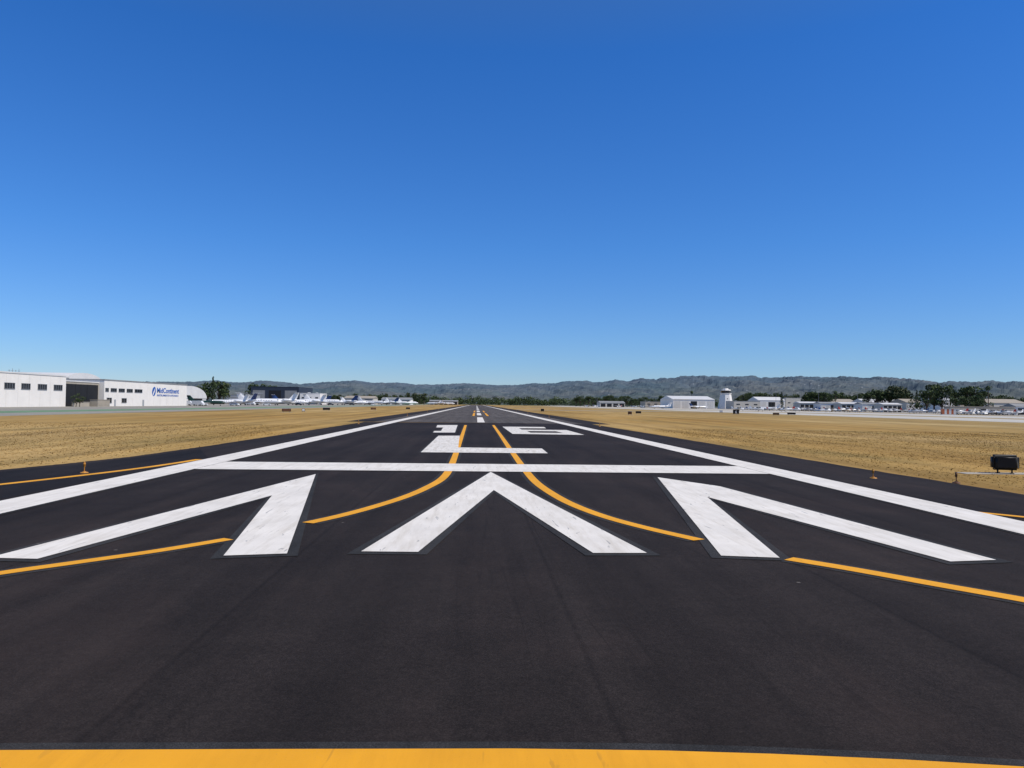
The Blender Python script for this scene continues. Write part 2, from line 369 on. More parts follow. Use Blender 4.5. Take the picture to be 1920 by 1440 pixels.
taxi([(-200,1105),(0,1074),(150,1053),(300,1031.5),(429,1010)],0.25)
taxi([(577,980),(640,966),(700,950),(760,931),(800,914),(828,898),(842,881),(852,858),(861,832),(868,812),(873,797)],0.27)
taxi([(925,797),(940,818),(955,840),(968,858),(984,880),(1003,902),(1030,922),(1070,944),(1130,967),(1210,989),(1311,1012)],0.27)
taxi([(1479,1047),(1600,1067),(1750,1094),(1920,1124),(2100,1158)],0.3)
taxi([(-200,927),(0,908),(200,885.5),(300,872.5),(374,861)],0.3,0.1)
taxi([(1805,957.5),(1920,969),(2050,982)],0.25,0.1)
for xx in (-0.95,1.85):
    for y0 in (150,215):
        obj("taxiway_line",ribbon_mesh("tl",[(XC+xx,y0,0.45),(XC+xx,y0+45,0.45)],Z_Y,M['yellow_mark']),rw)
g=[G(*p) for p in ((-300,1411),(0,1406),(500,1404),(960,1403),(1250,1407),(1450,1413),(1700,1424),(1920,1437),(2200,1456))]
g2=[(a,b-0.55) for a,b in g]
obj("taxiway_line",sheet("near_line",ccw(g+g2[::-1]),Z_Y,M['yellow_mark']),rw)
obj("sealed_border",sheet("near_border",ccw([(a,b+0.12) for a,b in g]+[(a,b-0.12) for a,b in g2[::-1]]),Z_H,M['halo']),rw)
# ------------------------------------------------------------ grass tufts
def blades(regions):
    P=[]
    for (fx,cnt) in regions: P.append(fx(cnt))
    P=np.concatenate(P); n=len(P)
    a=rng.uniform(0,2*np.pi,n); hgt=rng.gamma(4,0.006,n)+0.008; wd=rng.uniform(0.010,0.022,n)*(1+P[:,1]/60)
    dx=np.cos(a)*wd; dy=np.sin(a)*wd; lx=rng.normal(0,0.09,n); ly=rng.normal(0,0.09,n)
    v=np.zeros((n,3,3)); v[:,0,:2]=P+np.stack([dx,dy],1); v[:,1,:2]=P-np.stack([dx,dy],1)
    v[:,2,0]=P[:,0]+lx; v[:,2,1]=P[:,1]+ly; v[:,2,2]=hgt
    me=bpy.data.meshes.new("grass"); me.vertices.add(n*3); me.vertices.foreach_set("co",v.reshape(-1))
    me.loops.add(n*3); me.loops.foreach_set("vertex_index",np.arange(n*3)); me.polygons.add(n)
    me.polygons.foreach_set("loop_start",np.arange(0,n*3,3)); me.update(calc_edges=True); me.validate()
    return me
def clump(x0,x1,y0,y1,test):
    def f(cnt):
        c=np.stack([rng.uniform(x0,x1,cnt*2),y0+(y1-y0)*rng.uniform(0,1,cnt*2)**1.5],1)
        keep=np.array([test(a,b) and noise.noise((a*0.22,b*0.12,0))>-0.3+rng.uniform(-.6,.6) for a,b in c])
        c=c[keep]; r=np.repeat(c,5,axis=0); return r+rng.normal(0,0.5,r.shape)
    return f
lp=[G(-300,905),G(0,880),G(130,868),G(250,855),G(400,834),(XC-14.3,60)]
def left_ok(x,y):
    for (a,b),(c_,d) in zip(lp,lp[1:]):
        if min(b,d)<=y<=max(b,d)+1e-6:
            t=(y-b)/(d-b+1e-9); return x< a+(c_-a)*t-0.8
    return x<XC-17
def right_ok(x,y): return x>XC+15.8+max(0,(17-y))*4 if y<60 else x>XC+17
me=blades([(clump(-60,-14,21,80,left_ok),11000),(clump(15.2,65,14,80,right_ok),13000)]); me.materials.append(M['grass'])
obj("dry_grass",me,kind="stuff",label="short dry golden grass beside the paved runway",category="grass")
# ------------------------------------------------------------ hills
ridge=[(-700,722),(-300,716),(0,716),(200,714),(350,714),(400,712),(440,716),(500,712),(560,718),(600,715),(635,712),(665,711),(700,716),(740,715),(780,719),(820,720),(870,717),(930,721),(970,720),(1000,717),(1040,716),(1060,713),(1100,711),(1120,714),(1150,709),(1180,711),(1205,707),(1230,708),(1260,703),(1290,702),(1315,701),(1345,703),(1380,704),(1410,702),(1450,705),(1500,702),(1540,705),(1580,702),(1620,705),(1660,702),(1700,706),(1740,709),(1760,713),(1790,711),(1820,714),(1860,710),(1890,713),(1920,711),(2200,710),(2600,716)]
rx=[a for a,_ in ridge]; ry=[hor(a)-b for a,b in ridge]
def hills():
    vs=[];fs=[]; nu,nv=1000,90
    for i in range(nu):
        px=-700+3300*i/(nu-1); w_=ray(px,hor(px)); d=Vector((w_.x,w_.y)).normalized()
        top=float(np.interp(px,rx,ry))/1442.0*abs(F/ Vector((px-960,0,F)).length)
        for j in range(nv):
            t=j/(nv-1); r=4300+5200*t
            crest=9000*top
            prof=(math.sin(min(1,t/0.88)*math.pi/2)**1.4)
            if t>0.88: prof*=1-(t-0.88)*3
            p=Vector((d.x*r,d.y*r,0))
            rd=1-abs(noise.fractal(p*0.0013,0.9,2.1,6))*2.2
            nf=noise.fractal(p*0.006+Vector((5,5,0)),0.8,2.1,5)
            env=math.sin(min(1,t)*math.pi)**0.7
            near=75*env*(1-t)*(0.25+0.75*rd)
            hgt=(crest-3)*prof*(r/9000)*(0.82+0.18*rd*min(1,(1-t)*4+0.10)) + near*0.8 + nf*(4+12*env*(1-t)) + random.uniform(-1.5,3)*t
            vs.append((p.x,p.y,hgt-6 if t>0 else -20))
    for i in range(nu-1):
        for j in range(nv-1):
            a=i*nv+j; fs.append((a,a+nv,a+nv+1,a+1))
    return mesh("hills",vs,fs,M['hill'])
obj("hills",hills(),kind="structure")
# ------------------------------------------------------------ buildings
def window(parent,x0,x1,z0,z1,n=3,y=0.0,fr=M['frame']):
    bm=bmesh.new(); box(bm,x0,x1,y-0.05,y+0.02,z0,z1)
    g=obj("window",bmesh_to("window",bm,M['glass']),parent)
    bm=bmesh.new(); t=0.09; yo=y-0.11; yi=y-0.052
    box(bm,x0-t,x1+t,yo,yi,z1,z1+t); box(bm,x0-t,x1+t,yo-0.05,yi,z0-t,z0)
    for i in range(n+1):
        xx=x0+(x1-x0)*i/n; box(bm,xx-t/2,xx+t/2,yo,yi,z0+.002,z1-.002)
    obj("frame",bmesh_to("frame",bm,fr),g)
def door(parent,x0,x1,z0,z1,mat,panels=1,y=0.0,name="door"):
    bm=bmesh.new()
    for i in range(panels):
        a=x0+(x1-x0)*i/panels; b_=x0+(x1-x0)*(i+1)/panels; o=0.05 if i%2 else 0.09
        box(bm,a+.03,b_-.03,y-o,y+0.02,z0,z1)
    obj(name,bmesh_to(name,bm,mat),parent)
def building(name,label,cat,loc,rz,w_,d,h,wall,roof,rt='flat',rise=2.5,wins=(),doors=(),group=None):
    t=thing(name,label,cat,loc,rz,group)
    bm=bmesh.new(); box(bm,0,w_,0,d,-0.1,h)
    obj("wall",bmesh_to("wall",bm,wall),t)
    bm=bmesh.new()
    if rt=='flat':
        e=0.15; box(bm,-e,w_+e,-e,d+e,h+.003,h+0.35); 
        box(bm,w_*0.2,w_*0.2+2.4,d*0.5,d*0.5+2,h+0.353,h+1.1); box(bm,w_*0.65,w_*0.65+1.8,d*0.4,d*0.4+1.8,h+0.353,h+1.0)
    elif rt in('gx','gy','barrel'):
        if rt=='gx': prof=[(-0.5,h),(d/2,h+rise),(d+0.5,h)]
        elif rt=='gy': prof=[(-0.5,h),(w_/2,h+rise),(w_+0.5,h)]
        else: prof=[(w_/2-(w_/2+0.3)*math.cos(math.pi*i/18),h+rise*math.sin(math.pi*i/18)) for i in range(19)]
        A=[];B=[]
        for (q,z) in prof:
            if rt=='gx': A.append(bm.verts.new((-0.4,q,z+.004)));B.append(bm.verts.new((w_+0.4,q,z+.004)))
            else: A.append(bm.verts.new((q,-0.4,z+.004)));B.append(bm.verts.new((q,d+0.4,z+.004)))
        for i in range(len(A)-1): bm.faces.new((A[i],A[i+1],B[i+1],B[i]))
        bm.faces.new(A[::-1]);bm.faces.new(B); bm.faces.new((A[0],B[0],B[-1],A[-1]))
        bmesh.ops.recalc_face_normals(bm,faces=bm.faces)
    obj("roof",bmesh_to("roof",bm,roof),t)
    for q in wins: window(t,*q)
    for q in doors: door(t,*q)
    return t
WX=-122.0
def wy(px,X=WX): return YX(px,X)
RZ=math.pi/2
def joints(t,L,step,h,first):
    for i in range(int((L-first)/step)+1):
        bm=bmesh.new(); a=first+i*step; box(bm,a,a+.05,-0.02,-0.002,0,h); obj("wall_joint",bmesh_to("wj",bm,M['joint']),t)
y0=172; L=wy(123)-y0
ws=[]
for a,b_ in ((6,28),(38,57),(69,88),(99,117)): ws.append((wy(a)-y0+.3,wy(b_)-y0-.3,4.85,6.3,4))
t=building("hangar_office","white flat-roofed two-storey hangar office with ribbon windows","building",(WX,y0,0),RZ,L,36,8.9,M['white_wall'],M['roof_white'],'flat',wins=ws)
for i in range(4):
    bm=bmesh.new(); q=wy(58)-y0+i*1.5; tube(bm,(q,6,9.2),(q,6,10.2+i%2*0.4),0.06,0.04,6); box(bm,q-.5,q+.5,5.95,6.05,9.9,10.0); obj("antenna",bmesh_to("antenna",bm,M['frame']),t)
joints(t,L,5.2,8.8,2.3)
ya=wy(124); yb=wy(194)
building("hangar","dark open hangar bay with pale fascia","hangar",(WX-1.5,ya+0.3,0),RZ,yb-ya-0.6,30,7.6,M['beige_wall'],M['roof_white'],'flat',
  doors=((0.5,yb-ya-1,0,6.9,M['dark'],6,0,"hangar_door_or_shaded_bay"),))  # bay is a solid wall; dark panels paint the shade inside it
def low_wall(label,X,y0,y1,h,mat):
    t=thing("low_wall",label,"wall",(X,y0,0),RZ); bm=bmesh.new(); box(bm,0,y1-y0,0,0.35,0,h)
    obj("wall",bmesh_to("wall",bm,mat),t); bm=bmesh.new(); box(bm,-.08,y1-y0+.08,-.08,.43,h+.003,h+.15); obj("coping",bmesh_to("coping",bm,M['concrete']),t)
low_wall("low tan rendered wall beside the dark hangar bay",WX+1,ya+2,yb-11,1.3,M['beige_wall'])
t=thing("utility_cabinet","tan ribbed utility cabinet standing on the apron","cabinet",(WX+3,yb-10,0),RZ); bm=bmesh.new(); box(bm,0,8,0,2.4,0.2,2.1)
for i in range(12): box(bm,0.2+i*.65,0.5+i*.65,-.06,-.003,0.4,1.9)
obj("body",bmesh_to("b",bm,M['beige_wall']),t); bm=bmesh.new(); box(bm,-.1,8.1,-.1,2.5,2.103,2.22); box(bm,0,8,0,2.4,0,0.197); obj("lid",bmesh_to("l",bm,M['roof_tan']),t)
y0=wy(195); L=wy(350)-y0
ws=[(wy(a)-y0,wy(b_)-y0,4.95,6.0,3) for a,b_ in ((197,203),(207,218),(222,233),(237,248),(252,266))]
ws+=[(wy(200)-y0,wy(209)-y0,1.2,2.8,2),(wy(228)-y0,wy(237)-y0,1.3,2.7,2)]
t=building("avionics_building","long white avionics building with blue wall lettering","building",(WX,y0,0),RZ,L,40,8.6,M['white_wall'],M['roof_grey'],'flat',wins=ws,
   doors=((wy(214)-y0,wy(217)-y0,0,2.3,M['grey_wall']),(wy(267)-y0,wy(270)-y0,0,2.3,M['grey_wall'])))
joints(t,L,6,8.5,3)
def text(s,x,z,width,height,mat,parent,name,y=-0.03,bold=0.02):
    cu=bpy.data.curves.new("txt",'FONT'); cu.body=s; cu.size=1; cu.offset=bold; cu.extrude=0.01; cu.resolution_u=3
    o=bpy.data.objects.new("txt",cu); COL.objects.link(o); bpy.context.view_layer.update()
    dg=bpy.context.evaluated_depsgraph_get(); me=bpy.data.meshes.new_from_object(o.evaluated_get(dg)); bpy.data.objects.remove(o)
    co=np.zeros(len(me.vertices)*3); me.vertices.foreach_get("co",co); co=co.reshape(-1,3)
    mn=co.min(0);mx=co.max(0); co[:,0]=(co[:,0]-mn[0])/(mx[0]-mn[0])*width; co[:,1]=(co[:,1]-mn[1])/(mx[1]-mn[1])*height
    out=np.stack([co[:,0]+x, y-co[:,2]*2, co[:,1]+z],1); me.vertices.foreach_set("co",out.reshape(-1)); me.materials.clear(); me.materials.append(mat); me.update()
    return obj(name,me,parent)
text("MidContinent",wy(294)-y0,4.95,wy(335)-wy(294),2.05,M['blue_letter'],t,"wall_lettering",bold=0.022)
text("INSTRUMENTS+AVIONICS",wy(294)-y0,3.7,wy(334)-wy(294),0.75,M['blue_letter'],t,"wall_lettering",bold=0.015)
def disc(cx,cz,ra,rb,ang,mat,y,parent,name,n=28):
    vs=[]
    for i in range(n):
        a=2*math.pi*i/n; u=ra*math.cos(a); v=rb*math.sin(a); vs.append((cx+u*math.cos(ang)-v*math.sin(ang),y,cz+u*math.sin(ang)+v*math.cos(ang)))
    return obj(name,mesh(name,vs,[list(range(n))],mat),parent)
lx=(wy(284)+wy(292.5))/2-y0
lg=disc(lx,5.5,1.9,1.55,0.9,M['blue_letter'],-0.025,t,"logo")
disc(lx-0.25,5.0,1.35,0.38,0.9,M['white_wall'],-0.035,lg,"logo_swoosh"); disc(lx+0.5,5.85,0.85,0.27,1.15,M['white_wall'],-0.036,lg,"logo_swoosh")
X=-160; a=wy(116,X); b_=wy(192,X)
building("arched_hangar","cream arched-roof hangar behind the white offices","hangar",(X,a,0),RZ,b_-a,50,8.3,M['cream_wall'],M['roof_white'],'barrel',rise=4.6,doors=((4,b_-a-4,0,8,M['grey_wall'],6,0,"hangar_door_or_shaded_bay"),))
X=-150; a=wy(322,X); b_=wy(386,X)
building("arched_hangar","white arched-roof hangar with open dark doorway","hangar",(X,a,0),RZ,b_-a,55,3.4,M['white_wall'],M['roof_white'],'barrel',rise=6.4,doors=(((b_-a)*0.45,(b_-a)*0.88,0,3.3,M['dark'],5,0,"hangar_door_or_shaded_bay"),))  # open doorway is dark panels coloured as interior shade
def bldg(pa,pb,pt,Y,depth,wall,roof,rt='flat',rise=None,kind="hangar",label=None,bays=4,dm='dark',win=False):
    xa=X_(pa,Y); xb=X_(pb,Y); ht=S((pa+pb)/2,pt,Y)[2]; w_=xb-xa
    r=rise if rise is not None else (0.35 if rt=='flat' else ht*0.28)
    h=max(2.2,ht-r); ds=[];ws=[]
    for i in range(bays):
        a0=w_*(i+0.12)/bays; a1=w_*(i+0.88)/bays
        if win:
            a0=w_*(i+0.3)/bays; a1=w_*(i+0.7)/bays
            ws.append((a0,a1,h*0.55,h*0.55+1.1,2))
        else: ds.append((a0,a1,0,h*0.8,M[dm if (dm=='dark' or i!=bays//2) else 'dark'],4,0,"hangar_door_or_shaded_bay"))  # dark bays are panels with interior shade as colour; the rest are doors
    return building("hangar" if kind=="hangar" else "building",label,kind,(xa,Y,0),0,w_,depth,h,wall,roof,rt,r,wins=ws,doors=ds)
W=M
bldg(470,560,725,720,60,W['navy_wall'],W['navy_wall'],'flat',label="large navy metal hangar with white doors",bays=3,dm='roof_grey')
bldg(562,600,737,700,30,W['white_wall'],W['roof_white'],'flat',label="small white flat-roofed terminal building",kind="building",bays=3,win=True)
bldg(425,468,740,640,30,W['grey_wall'],W['roof_grey'],'flat',label="grey metal hangar with closed doors",bays=2,dm='roof_grey')
bldg(645,700,742,900,40,W['cream_wall'],W['roof_tan'],'gx',label="cream gabled hangar with open dark bays",bays=3)
bldg(715,770,745,1100,40,W['white_wall'],W['roof_grey'],'gx',label="white gabled hangar with open dark bays",bays=3)
bldg(805,858,750,1350,40,W['beige_wall'],W['roof_grey'],'gx',label="long beige low hangar row with dark bays",bays=6)
bldg(1125,1172,752,1150,30,W['cream_wall'],W['roof_grey'],'gx',label="cream low hangar row with dark bays",bays=4)
bldg(1210,1262,753,960,30,W['beige_wall'],W['roof_grey'],'flat',label="beige low maintenance building beside the gabled hangar",kind="building",bays=4,win=True)
bldg(1262,1340,742,860,60,W['white_wall'],W['roof_white'],'gx',rise=4.2,label="big white gabled hangar with mostly closed doors",bays=5,dm='joint')
bldg(1376,1425,752,900,30,W['cream_wall'],W['roof_grey'],'flat',label="cream low office with small windows",kind="building",bays=3,win=True)
bldg(1422,1472,744,1050,40,W['white_wall'],W['roof_white'],'gx',label="white gabled metal hangar with dark bay",bays=3,dm='joint')
bldg(1474,1520,746,1080,40,W['cream_wall'],W['roof_grey'],'flat',label="cream warehouse with small windows",kind="building",bays=4,win=True)
for i in range(5):
    bldg(1500+i*39,1535+i*39,753+i*0.6,640-i*18,14,W['white_wall'] if i%2 else W['cream_wall'],W['roof_white'] if i%2==0 else W['roof_grey'],'gx',rise=1.2,label="pale low row of aircraft shelters with dark bays",bays=4,dm='joint' if i%2 else 'dark')
bldg(1560,1605,748,900,30,W['cream_wall'],W['roof_tan'],'gx',label="cream gabled hangar with dark bays",bays=3)
bldg(1622,1690,748,800,30,W['white_wall'],W['roof_white'],'gx',label="white gabled hangar with dark bays",bays=3,dm='joint')
bldg(1700,1775,748,720,30,W['cream_wall'],W['roof_tan'],'gx',label="cream gabled warehouse with dark bays",bays=4,dm='joint')
bldg(1765,1840,745,620,30,W['white_wall'],W['roof_grey'],'flat',label="white flat warehouse half hidden by trees",kind="building",bays=4,win=True)
bldg(1782,1903,762.5,400,6,W['beige_wall'],W['roof_tan'],'flat',label="long beige low shelter row with closed doors",bays=7,dm='roof_tan')
bldg(1850,1925,748,600,30,W['cream_wall'],W['roof_tan'],'gx',label="cream gabled house-like building with windows",kind="building",bays=4,win=True)
bldg(1906,1990,757,430,12,W['white_wall'],W['roof_grey'],'gx',label="white gabled aircraft shelter row",bays=4)
def ctower():
    Y=960; xc=X_(1360.5,Y)
    t=thing("control_tower","white tapered airport control tower with dark glass cab","control tower",(xc,Y,0))
    top=S(1360,727,Y)[2]
    def fr(bm,z0,r0,z1,r1,n=8,mi=0): 
        A=[bm.verts.new((r0*math.cos(math.pi/8+2*math.pi*i/n),r0*math.sin(math.pi/8+2*math.pi*i/n),z0)) for i in range(n)]
        B=[bm.verts.new((r1*math.cos(math.pi/8+2*math.pi*i/n),r1*math.sin(math.pi/8+2*math.pi*i/n),z1)) for i in range(n)]
        for i in range(n): bm.faces.new((A[i],A[(i+1)%n],B[(i+1)%n],B[i])).material_index=mi
        bm.faces.new(A[::-1]); bm.faces.new(B)
    bm=bmesh.new(); fr(bm,0,9.9,top-8,6.6); obj("shaft",bmesh_to("s",bm,M['white_wall']),t)
    bm=bmesh.new(); fr(bm,top-7.99,7.1,top-6.9,7.3); 
    obj("balcony",bmesh_to("b",bm,M['white_wall']),t)
    bm=bmesh.new(); fr(bm,top-6.89,5.6,top-3.6,6.2); obj("cab_window",bmesh_to("c",bm,M['glass']),t)
    bm=bmesh.new(); fr(bm,top-3.59,6.5,top-2.4,5.8); fr(bm,top-2.39,3.6,top-0.8,3.0); obj("roof",bmesh_to("r",bm,M['white_wall']),t)
    bm=bmesh.new(); tube(bm,(0,0,top-0.8),(0,0,top+2.5),0.2,0.1,6); obj("antenna",bmesh_to("a",bm,M['frame']),t)
    for k_ in range(3): 
        bm=bmesh.new(); zz=3+k_*4.5; rr=9.9-(9.9-6.6)*((zz+0.8)/(top-8)); box(bm,-0.6,0.6,-rr*0.93-0.1,-rr*0.93+0.4,zz,zz+1.2); obj("window",bmesh_to("w",bm,M['glass']),t)
ctower()
# ------------------------------------------------------------ trees
def leaves(bm,center,rad,n,size,mats=(0,1),flat=0.8):
    for _ in range(n):
        d=Vector((random.gauss(0,1),random.gauss(0,1),random.gauss(0,1))).normalized()*rad*random.uniform(0.45,1.0)**0.6
        p=Vector(center)+Vector((d.x,d.y,d.z*flat)); q=Vector((random.gauss(0,1),random.gauss(0,1),random.gauss(0.4,1))).normalized()
        u=q.orthogonal().normalized()*size*random.uniform(.6,1.3); v=q.cross(u).normalized()*size*random.uniform(.5,1)
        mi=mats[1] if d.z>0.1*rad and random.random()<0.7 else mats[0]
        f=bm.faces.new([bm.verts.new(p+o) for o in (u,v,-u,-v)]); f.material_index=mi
def tree_proto(kind,seed):
    random.seed(seed); h={'round':10,'tall':16,'cypress':17,'palm':15,'bush':5}[kind]
    names={'round':"leafy_tree",'tall':"eucalyptus_tree",'cypress':"cypress_tree",'palm':"palm_tree",'bush':"bush"}
    labs={'round':"dark green leafy tree with uneven crown",'tall':"tall ragged eucalyptus tree with clumped crown",'cypress':"tall narrow dark cypress tree",'palm':"tall thin palm tree with drooping fronds",'bush':"low dense dark green bush"}
    t=thing(names[kind],labs[kind],"tree" if kind!='bush' else "bush",(0,-500,0)); t["group"]="trees around the airfield"
    bt=bmesh.new(); bc=bmesh.new()
    if kind=='palm':
        tube(bt,(0,0,0),(0.3,0,h),0.3,0.18,7)
        for i in range(16):
            a=2*math.pi*i/16; el=random.uniform(-.2,.8); pr=Vector((0.3,0,h))
            for s_ in range(5):
                el-=0.38; nx=pr+Vector((math.cos(a)*math.cos(el),math.sin(a)*math.cos(el),math.sin(el)))*0.6
                sd=Vector((-math.sin(a),math.cos(a),0))*0.28
                bc.faces.new([bc.verts.new(q) for q in (pr-sd,pr+sd,nx+sd,nx-sd)]); pr=nx
    elif kind=='cypress':
        tube(bt,(0,0,0),(0,0,h*0.9),0.3,0.05,7)
        for i in range(34):
            z=1+(h-1.3)*i/33; r=1.7*math.sin(math.pi*min(1,(i+5)/44))**0.7*(1-(i/36)**3)
            leaves(bc,(random.uniform(-.2,.2),random.uniform(-.2,.2),z),max(.3,r),26,0.32,(0,0))
    else:
        th=h*(0.28 if kind!='tall' else 0.4)
        tube(bt,(0,0,0),(0.2,0.1,th),0.035*h,0.022*h,8); 
        R_={'round':0.42,'tall':0.28,'bush':0.6}[kind]*h
        n={'round':17,'tall':19,'bush':9}[kind]
        for i in range(n):
            a=random.uniform(0,6.28); rr=R_*random.uniform(0.15,0.8); z=th+(h-th)*random.uniform(0.12,0.86)
            taper=1-0.5*abs((z-th)/(h-th)-0.45)
            c_=Vector((math.cos(a)*rr*taper,math.sin(a)*rr*taper,z))
            tube(bt,(0.1,0.05,th*random.uniform(.7,1)),c_,0.013*h,0.004*h,5)
            leaves(bc,c_,h*random.uniform(0.10,0.17),46,0.036*h,(0,1) )
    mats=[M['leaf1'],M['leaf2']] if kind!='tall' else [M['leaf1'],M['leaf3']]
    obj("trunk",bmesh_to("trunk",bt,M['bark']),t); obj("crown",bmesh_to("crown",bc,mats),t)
    t["h"]=h
    return t
PR={'round':[tree_proto('round',i) for i in (1,2,3)],'tall':[tree_proto('tall',i) for i in (4,5,6)],'cypress':[tree_proto('cypress',7)],'palm':[tree_proto('palm',8)],'bush':[tree_proto('bush',9)]}
used=set()
def tree(kind,px,pt,Y):
    src=random.choice(PR[kind]); x,_,z=S(px,pt,Y); sc=z/src["h"]; wid=sc*random.uniform(0.9,1.2)
    if src.name in used: o=copy_thing(src,(x,Y,0),random.uniform(0,6.28),scv=(wid,wid,sc))
    else:
        used.add(src.name); src.location=(x,Y,0); src.rotation_euler=(0,0,random.uniform(0,6.28)); src.scale=(wid,wid,sc)
random.seed(21)
for a in ((400,706,500,'cypress'),(390,716,505,'round'),(412,714,510,'round'),(420,718,515,'tall'),(382,722,500,'round'),(374,726,520,'bush'),(484,717,800,'round'),(477,720,800,'round'),(493,722,820,'round'),(513,722,830,'round')): tree(a[3],a[0],a[1],a[2])
tree('bush',150,737,236); tree('bush',143,741,235)
for px in range(600,800,9): tree('round' if px%2 else 'tall',px+random.uniform(-4,4),739+random.uniform(-3,5),random.uniform(1150,1300))
for px in range(1080,1260,8): tree('round',px,744+random.uniform(-4,4),random.uniform(1200,1400))
for px in range(1385,1500,9): tree(random.choice(['round','tall']),px,740+random.uniform(-5,3),random.uniform(1120,1250))
for px in (1512,1519,1527,1536,1545,1552): tree('round',px,735+random.uniform(-3,4),850)
for px in range(1560,1630,8): tree('round',px,739+random.uniform(-4,4),random.uniform(940,1000))
for px,pt in ((1630,734),(1643,729),(1656,733),(1668,729),(1680,720),(1691,722),(1703,731)): tree('tall' if px>1665 else 'round',px,pt,760+random.uniform(-20,20))
for px,pt in ((1738,730),(1752,718),(1766,724),(1796,729),(1810,726),(1824,723),(1840,733)): tree('tall' if px%2 else 'round',px,pt,560+random.uniform(-15,15))
for px,pt in ((1796,743),(1812,741),(1832,746)): tree('round',px,pt,470)
tree('palm',1853,724,520); tree('palm',1566,733,850); tree('cypress',1719,731,700); tree('cypress',1466,735,1000); tree('palm',1297,733,1100); tree('palm',1781,722,600)
for px in (1712,1726,1733): tree('bush',px,748,600)
for px in range(1868,1990,13): tree('round',px,741+random.uniform(-5,6),660)
def wood():
    random.seed(5); bm=bmesh.new()
    for i in range(900):
        px=random.uniform(560,1520); Y=random.uniform(1450,1900); x=X_(px,Y)
        hh=(random.uniform(12,20)+6*noise.noise((px*0.03,0,0)))
        for k_ in range(4):
            leaves(bm,(x+random.uniform(-5,5),Y+random.uniform(-4,4),hh*random.uniform(.2,.78)),hh*0.26,14,1.3,(0,1))
    return bmesh_to("wood",bm,[M['leaf1'],M['leaf2']])
obj("far_wood",wood(),kind="stuff",label="far belt of dark green trees beyond the runway",category="wood")
# ------------------------------------------------------------ aircraft
def jet(paintA,tail,label):
    t=thing("business_jet",label,"jet aircraft",(0,0,0)); t["group"]="jets parked on the apron"
    bm=bmesh.new(); lathe(bm,[(13,.08,2.15),(12.6,.4,2.2),(11.8,.75,2.3),(10.6,1.05,2.42),(9,1.25,2.5),(4,1.28,2.5),(-5,1.28,2.5),(-8,1.1,2.65),(-10.5,.7,2.95),(-12.6,.25,3.25),(-13,.06,3.3)],16)
    obj("fuselage",bmesh_to("fus",bm,paintA,True),t)
    bm=bmesh.new()
    for s in(1,-1):
        surf(bm,(3.2,s*0.9,1.75,6.0),(-3.2,s*11.6,2.35,1.7),0.11); surf(bm,(-3.3,s*11.6,2.36,1.5),(-4.3,s*12.0,3.6,0.7),0.09)
    obj("wing",bmesh_to("wing",bm,M['jet_white']),t)
    bm=bmesh.new(); surf(bm,(-7.6,0,3.3,4.6),(-11.2,0,7.3,2.6),0.1,True); obj("tail_fin",bmesh_to("fin",bm,tail),t)
    bm=bmesh.new()
    for s in(1,-1): surf(bm,(-10.9,0,7.35,2.6),(-12.8,s*4.6,7.45,1.1),0.09)
    obj("tailplane",bmesh_to("tp",bm,M['jet_white']),t)
    for s in (1,-1):
        bm=bmesh.new(); lathe(bm,[(-4.6,.55,3.1),(-4.8,.78,3.1),(-6,.82,3.1),(-8,.7,3.1),(-9.2,.45,3.1)],14,oy=s*2.2); box(bm,-8,-5.6,min(s*1.0,s*1.7),max(s*1.0,s*1.7),3.0,3.2)
        e=obj("engine",bmesh_to("eng",bm,paintA,True),t); bm=bmesh.new(); lathe(bm,[(-4.58,.5,3.1),(-4.7,.5,3.1)],14,oy=s*2.2); obj("intake",bmesh_to("in",bm,M['dark']),e)
    for (x,y) in ((9.2,0),(-1.6,1.9),(-1.6,-1.9)):
        bm=bmesh.new(); tube(bm,(x,y,0.35),(x,y,1.8),0.09,0.12,6); tube(bm,(x,y-.32,.38),(x,y-.1,.38),.38,.38,12,mi=1); tube(bm,(x,y+.1,.38),(x,y+.32,.38),.38,.38,12,mi=1)
        obj("landing_gear",bmesh_to("lg",bm,[M['metal'],M['rubber']]),t)
    bm=bmesh.new()
    for s in (1,-1):
        for i in range(7): box(bm,7-i*1.5-.22,7-i*1.5+.22,min(s*1.2,s*1.262),max(s*1.2,s*1.262),2.7,3.05)
    obj("cabin_window",bmesh_to("cw",bm,M['glass']),t)
    bm=bmesh.new(); lathe(bm,[(11.3,.62,2.62),(10.9,.82,2.68),(10.3,1.0,2.72)],16); obj("cockpit_window",bmesh_to("ck",bm,M['glass'],True),t)
    return t
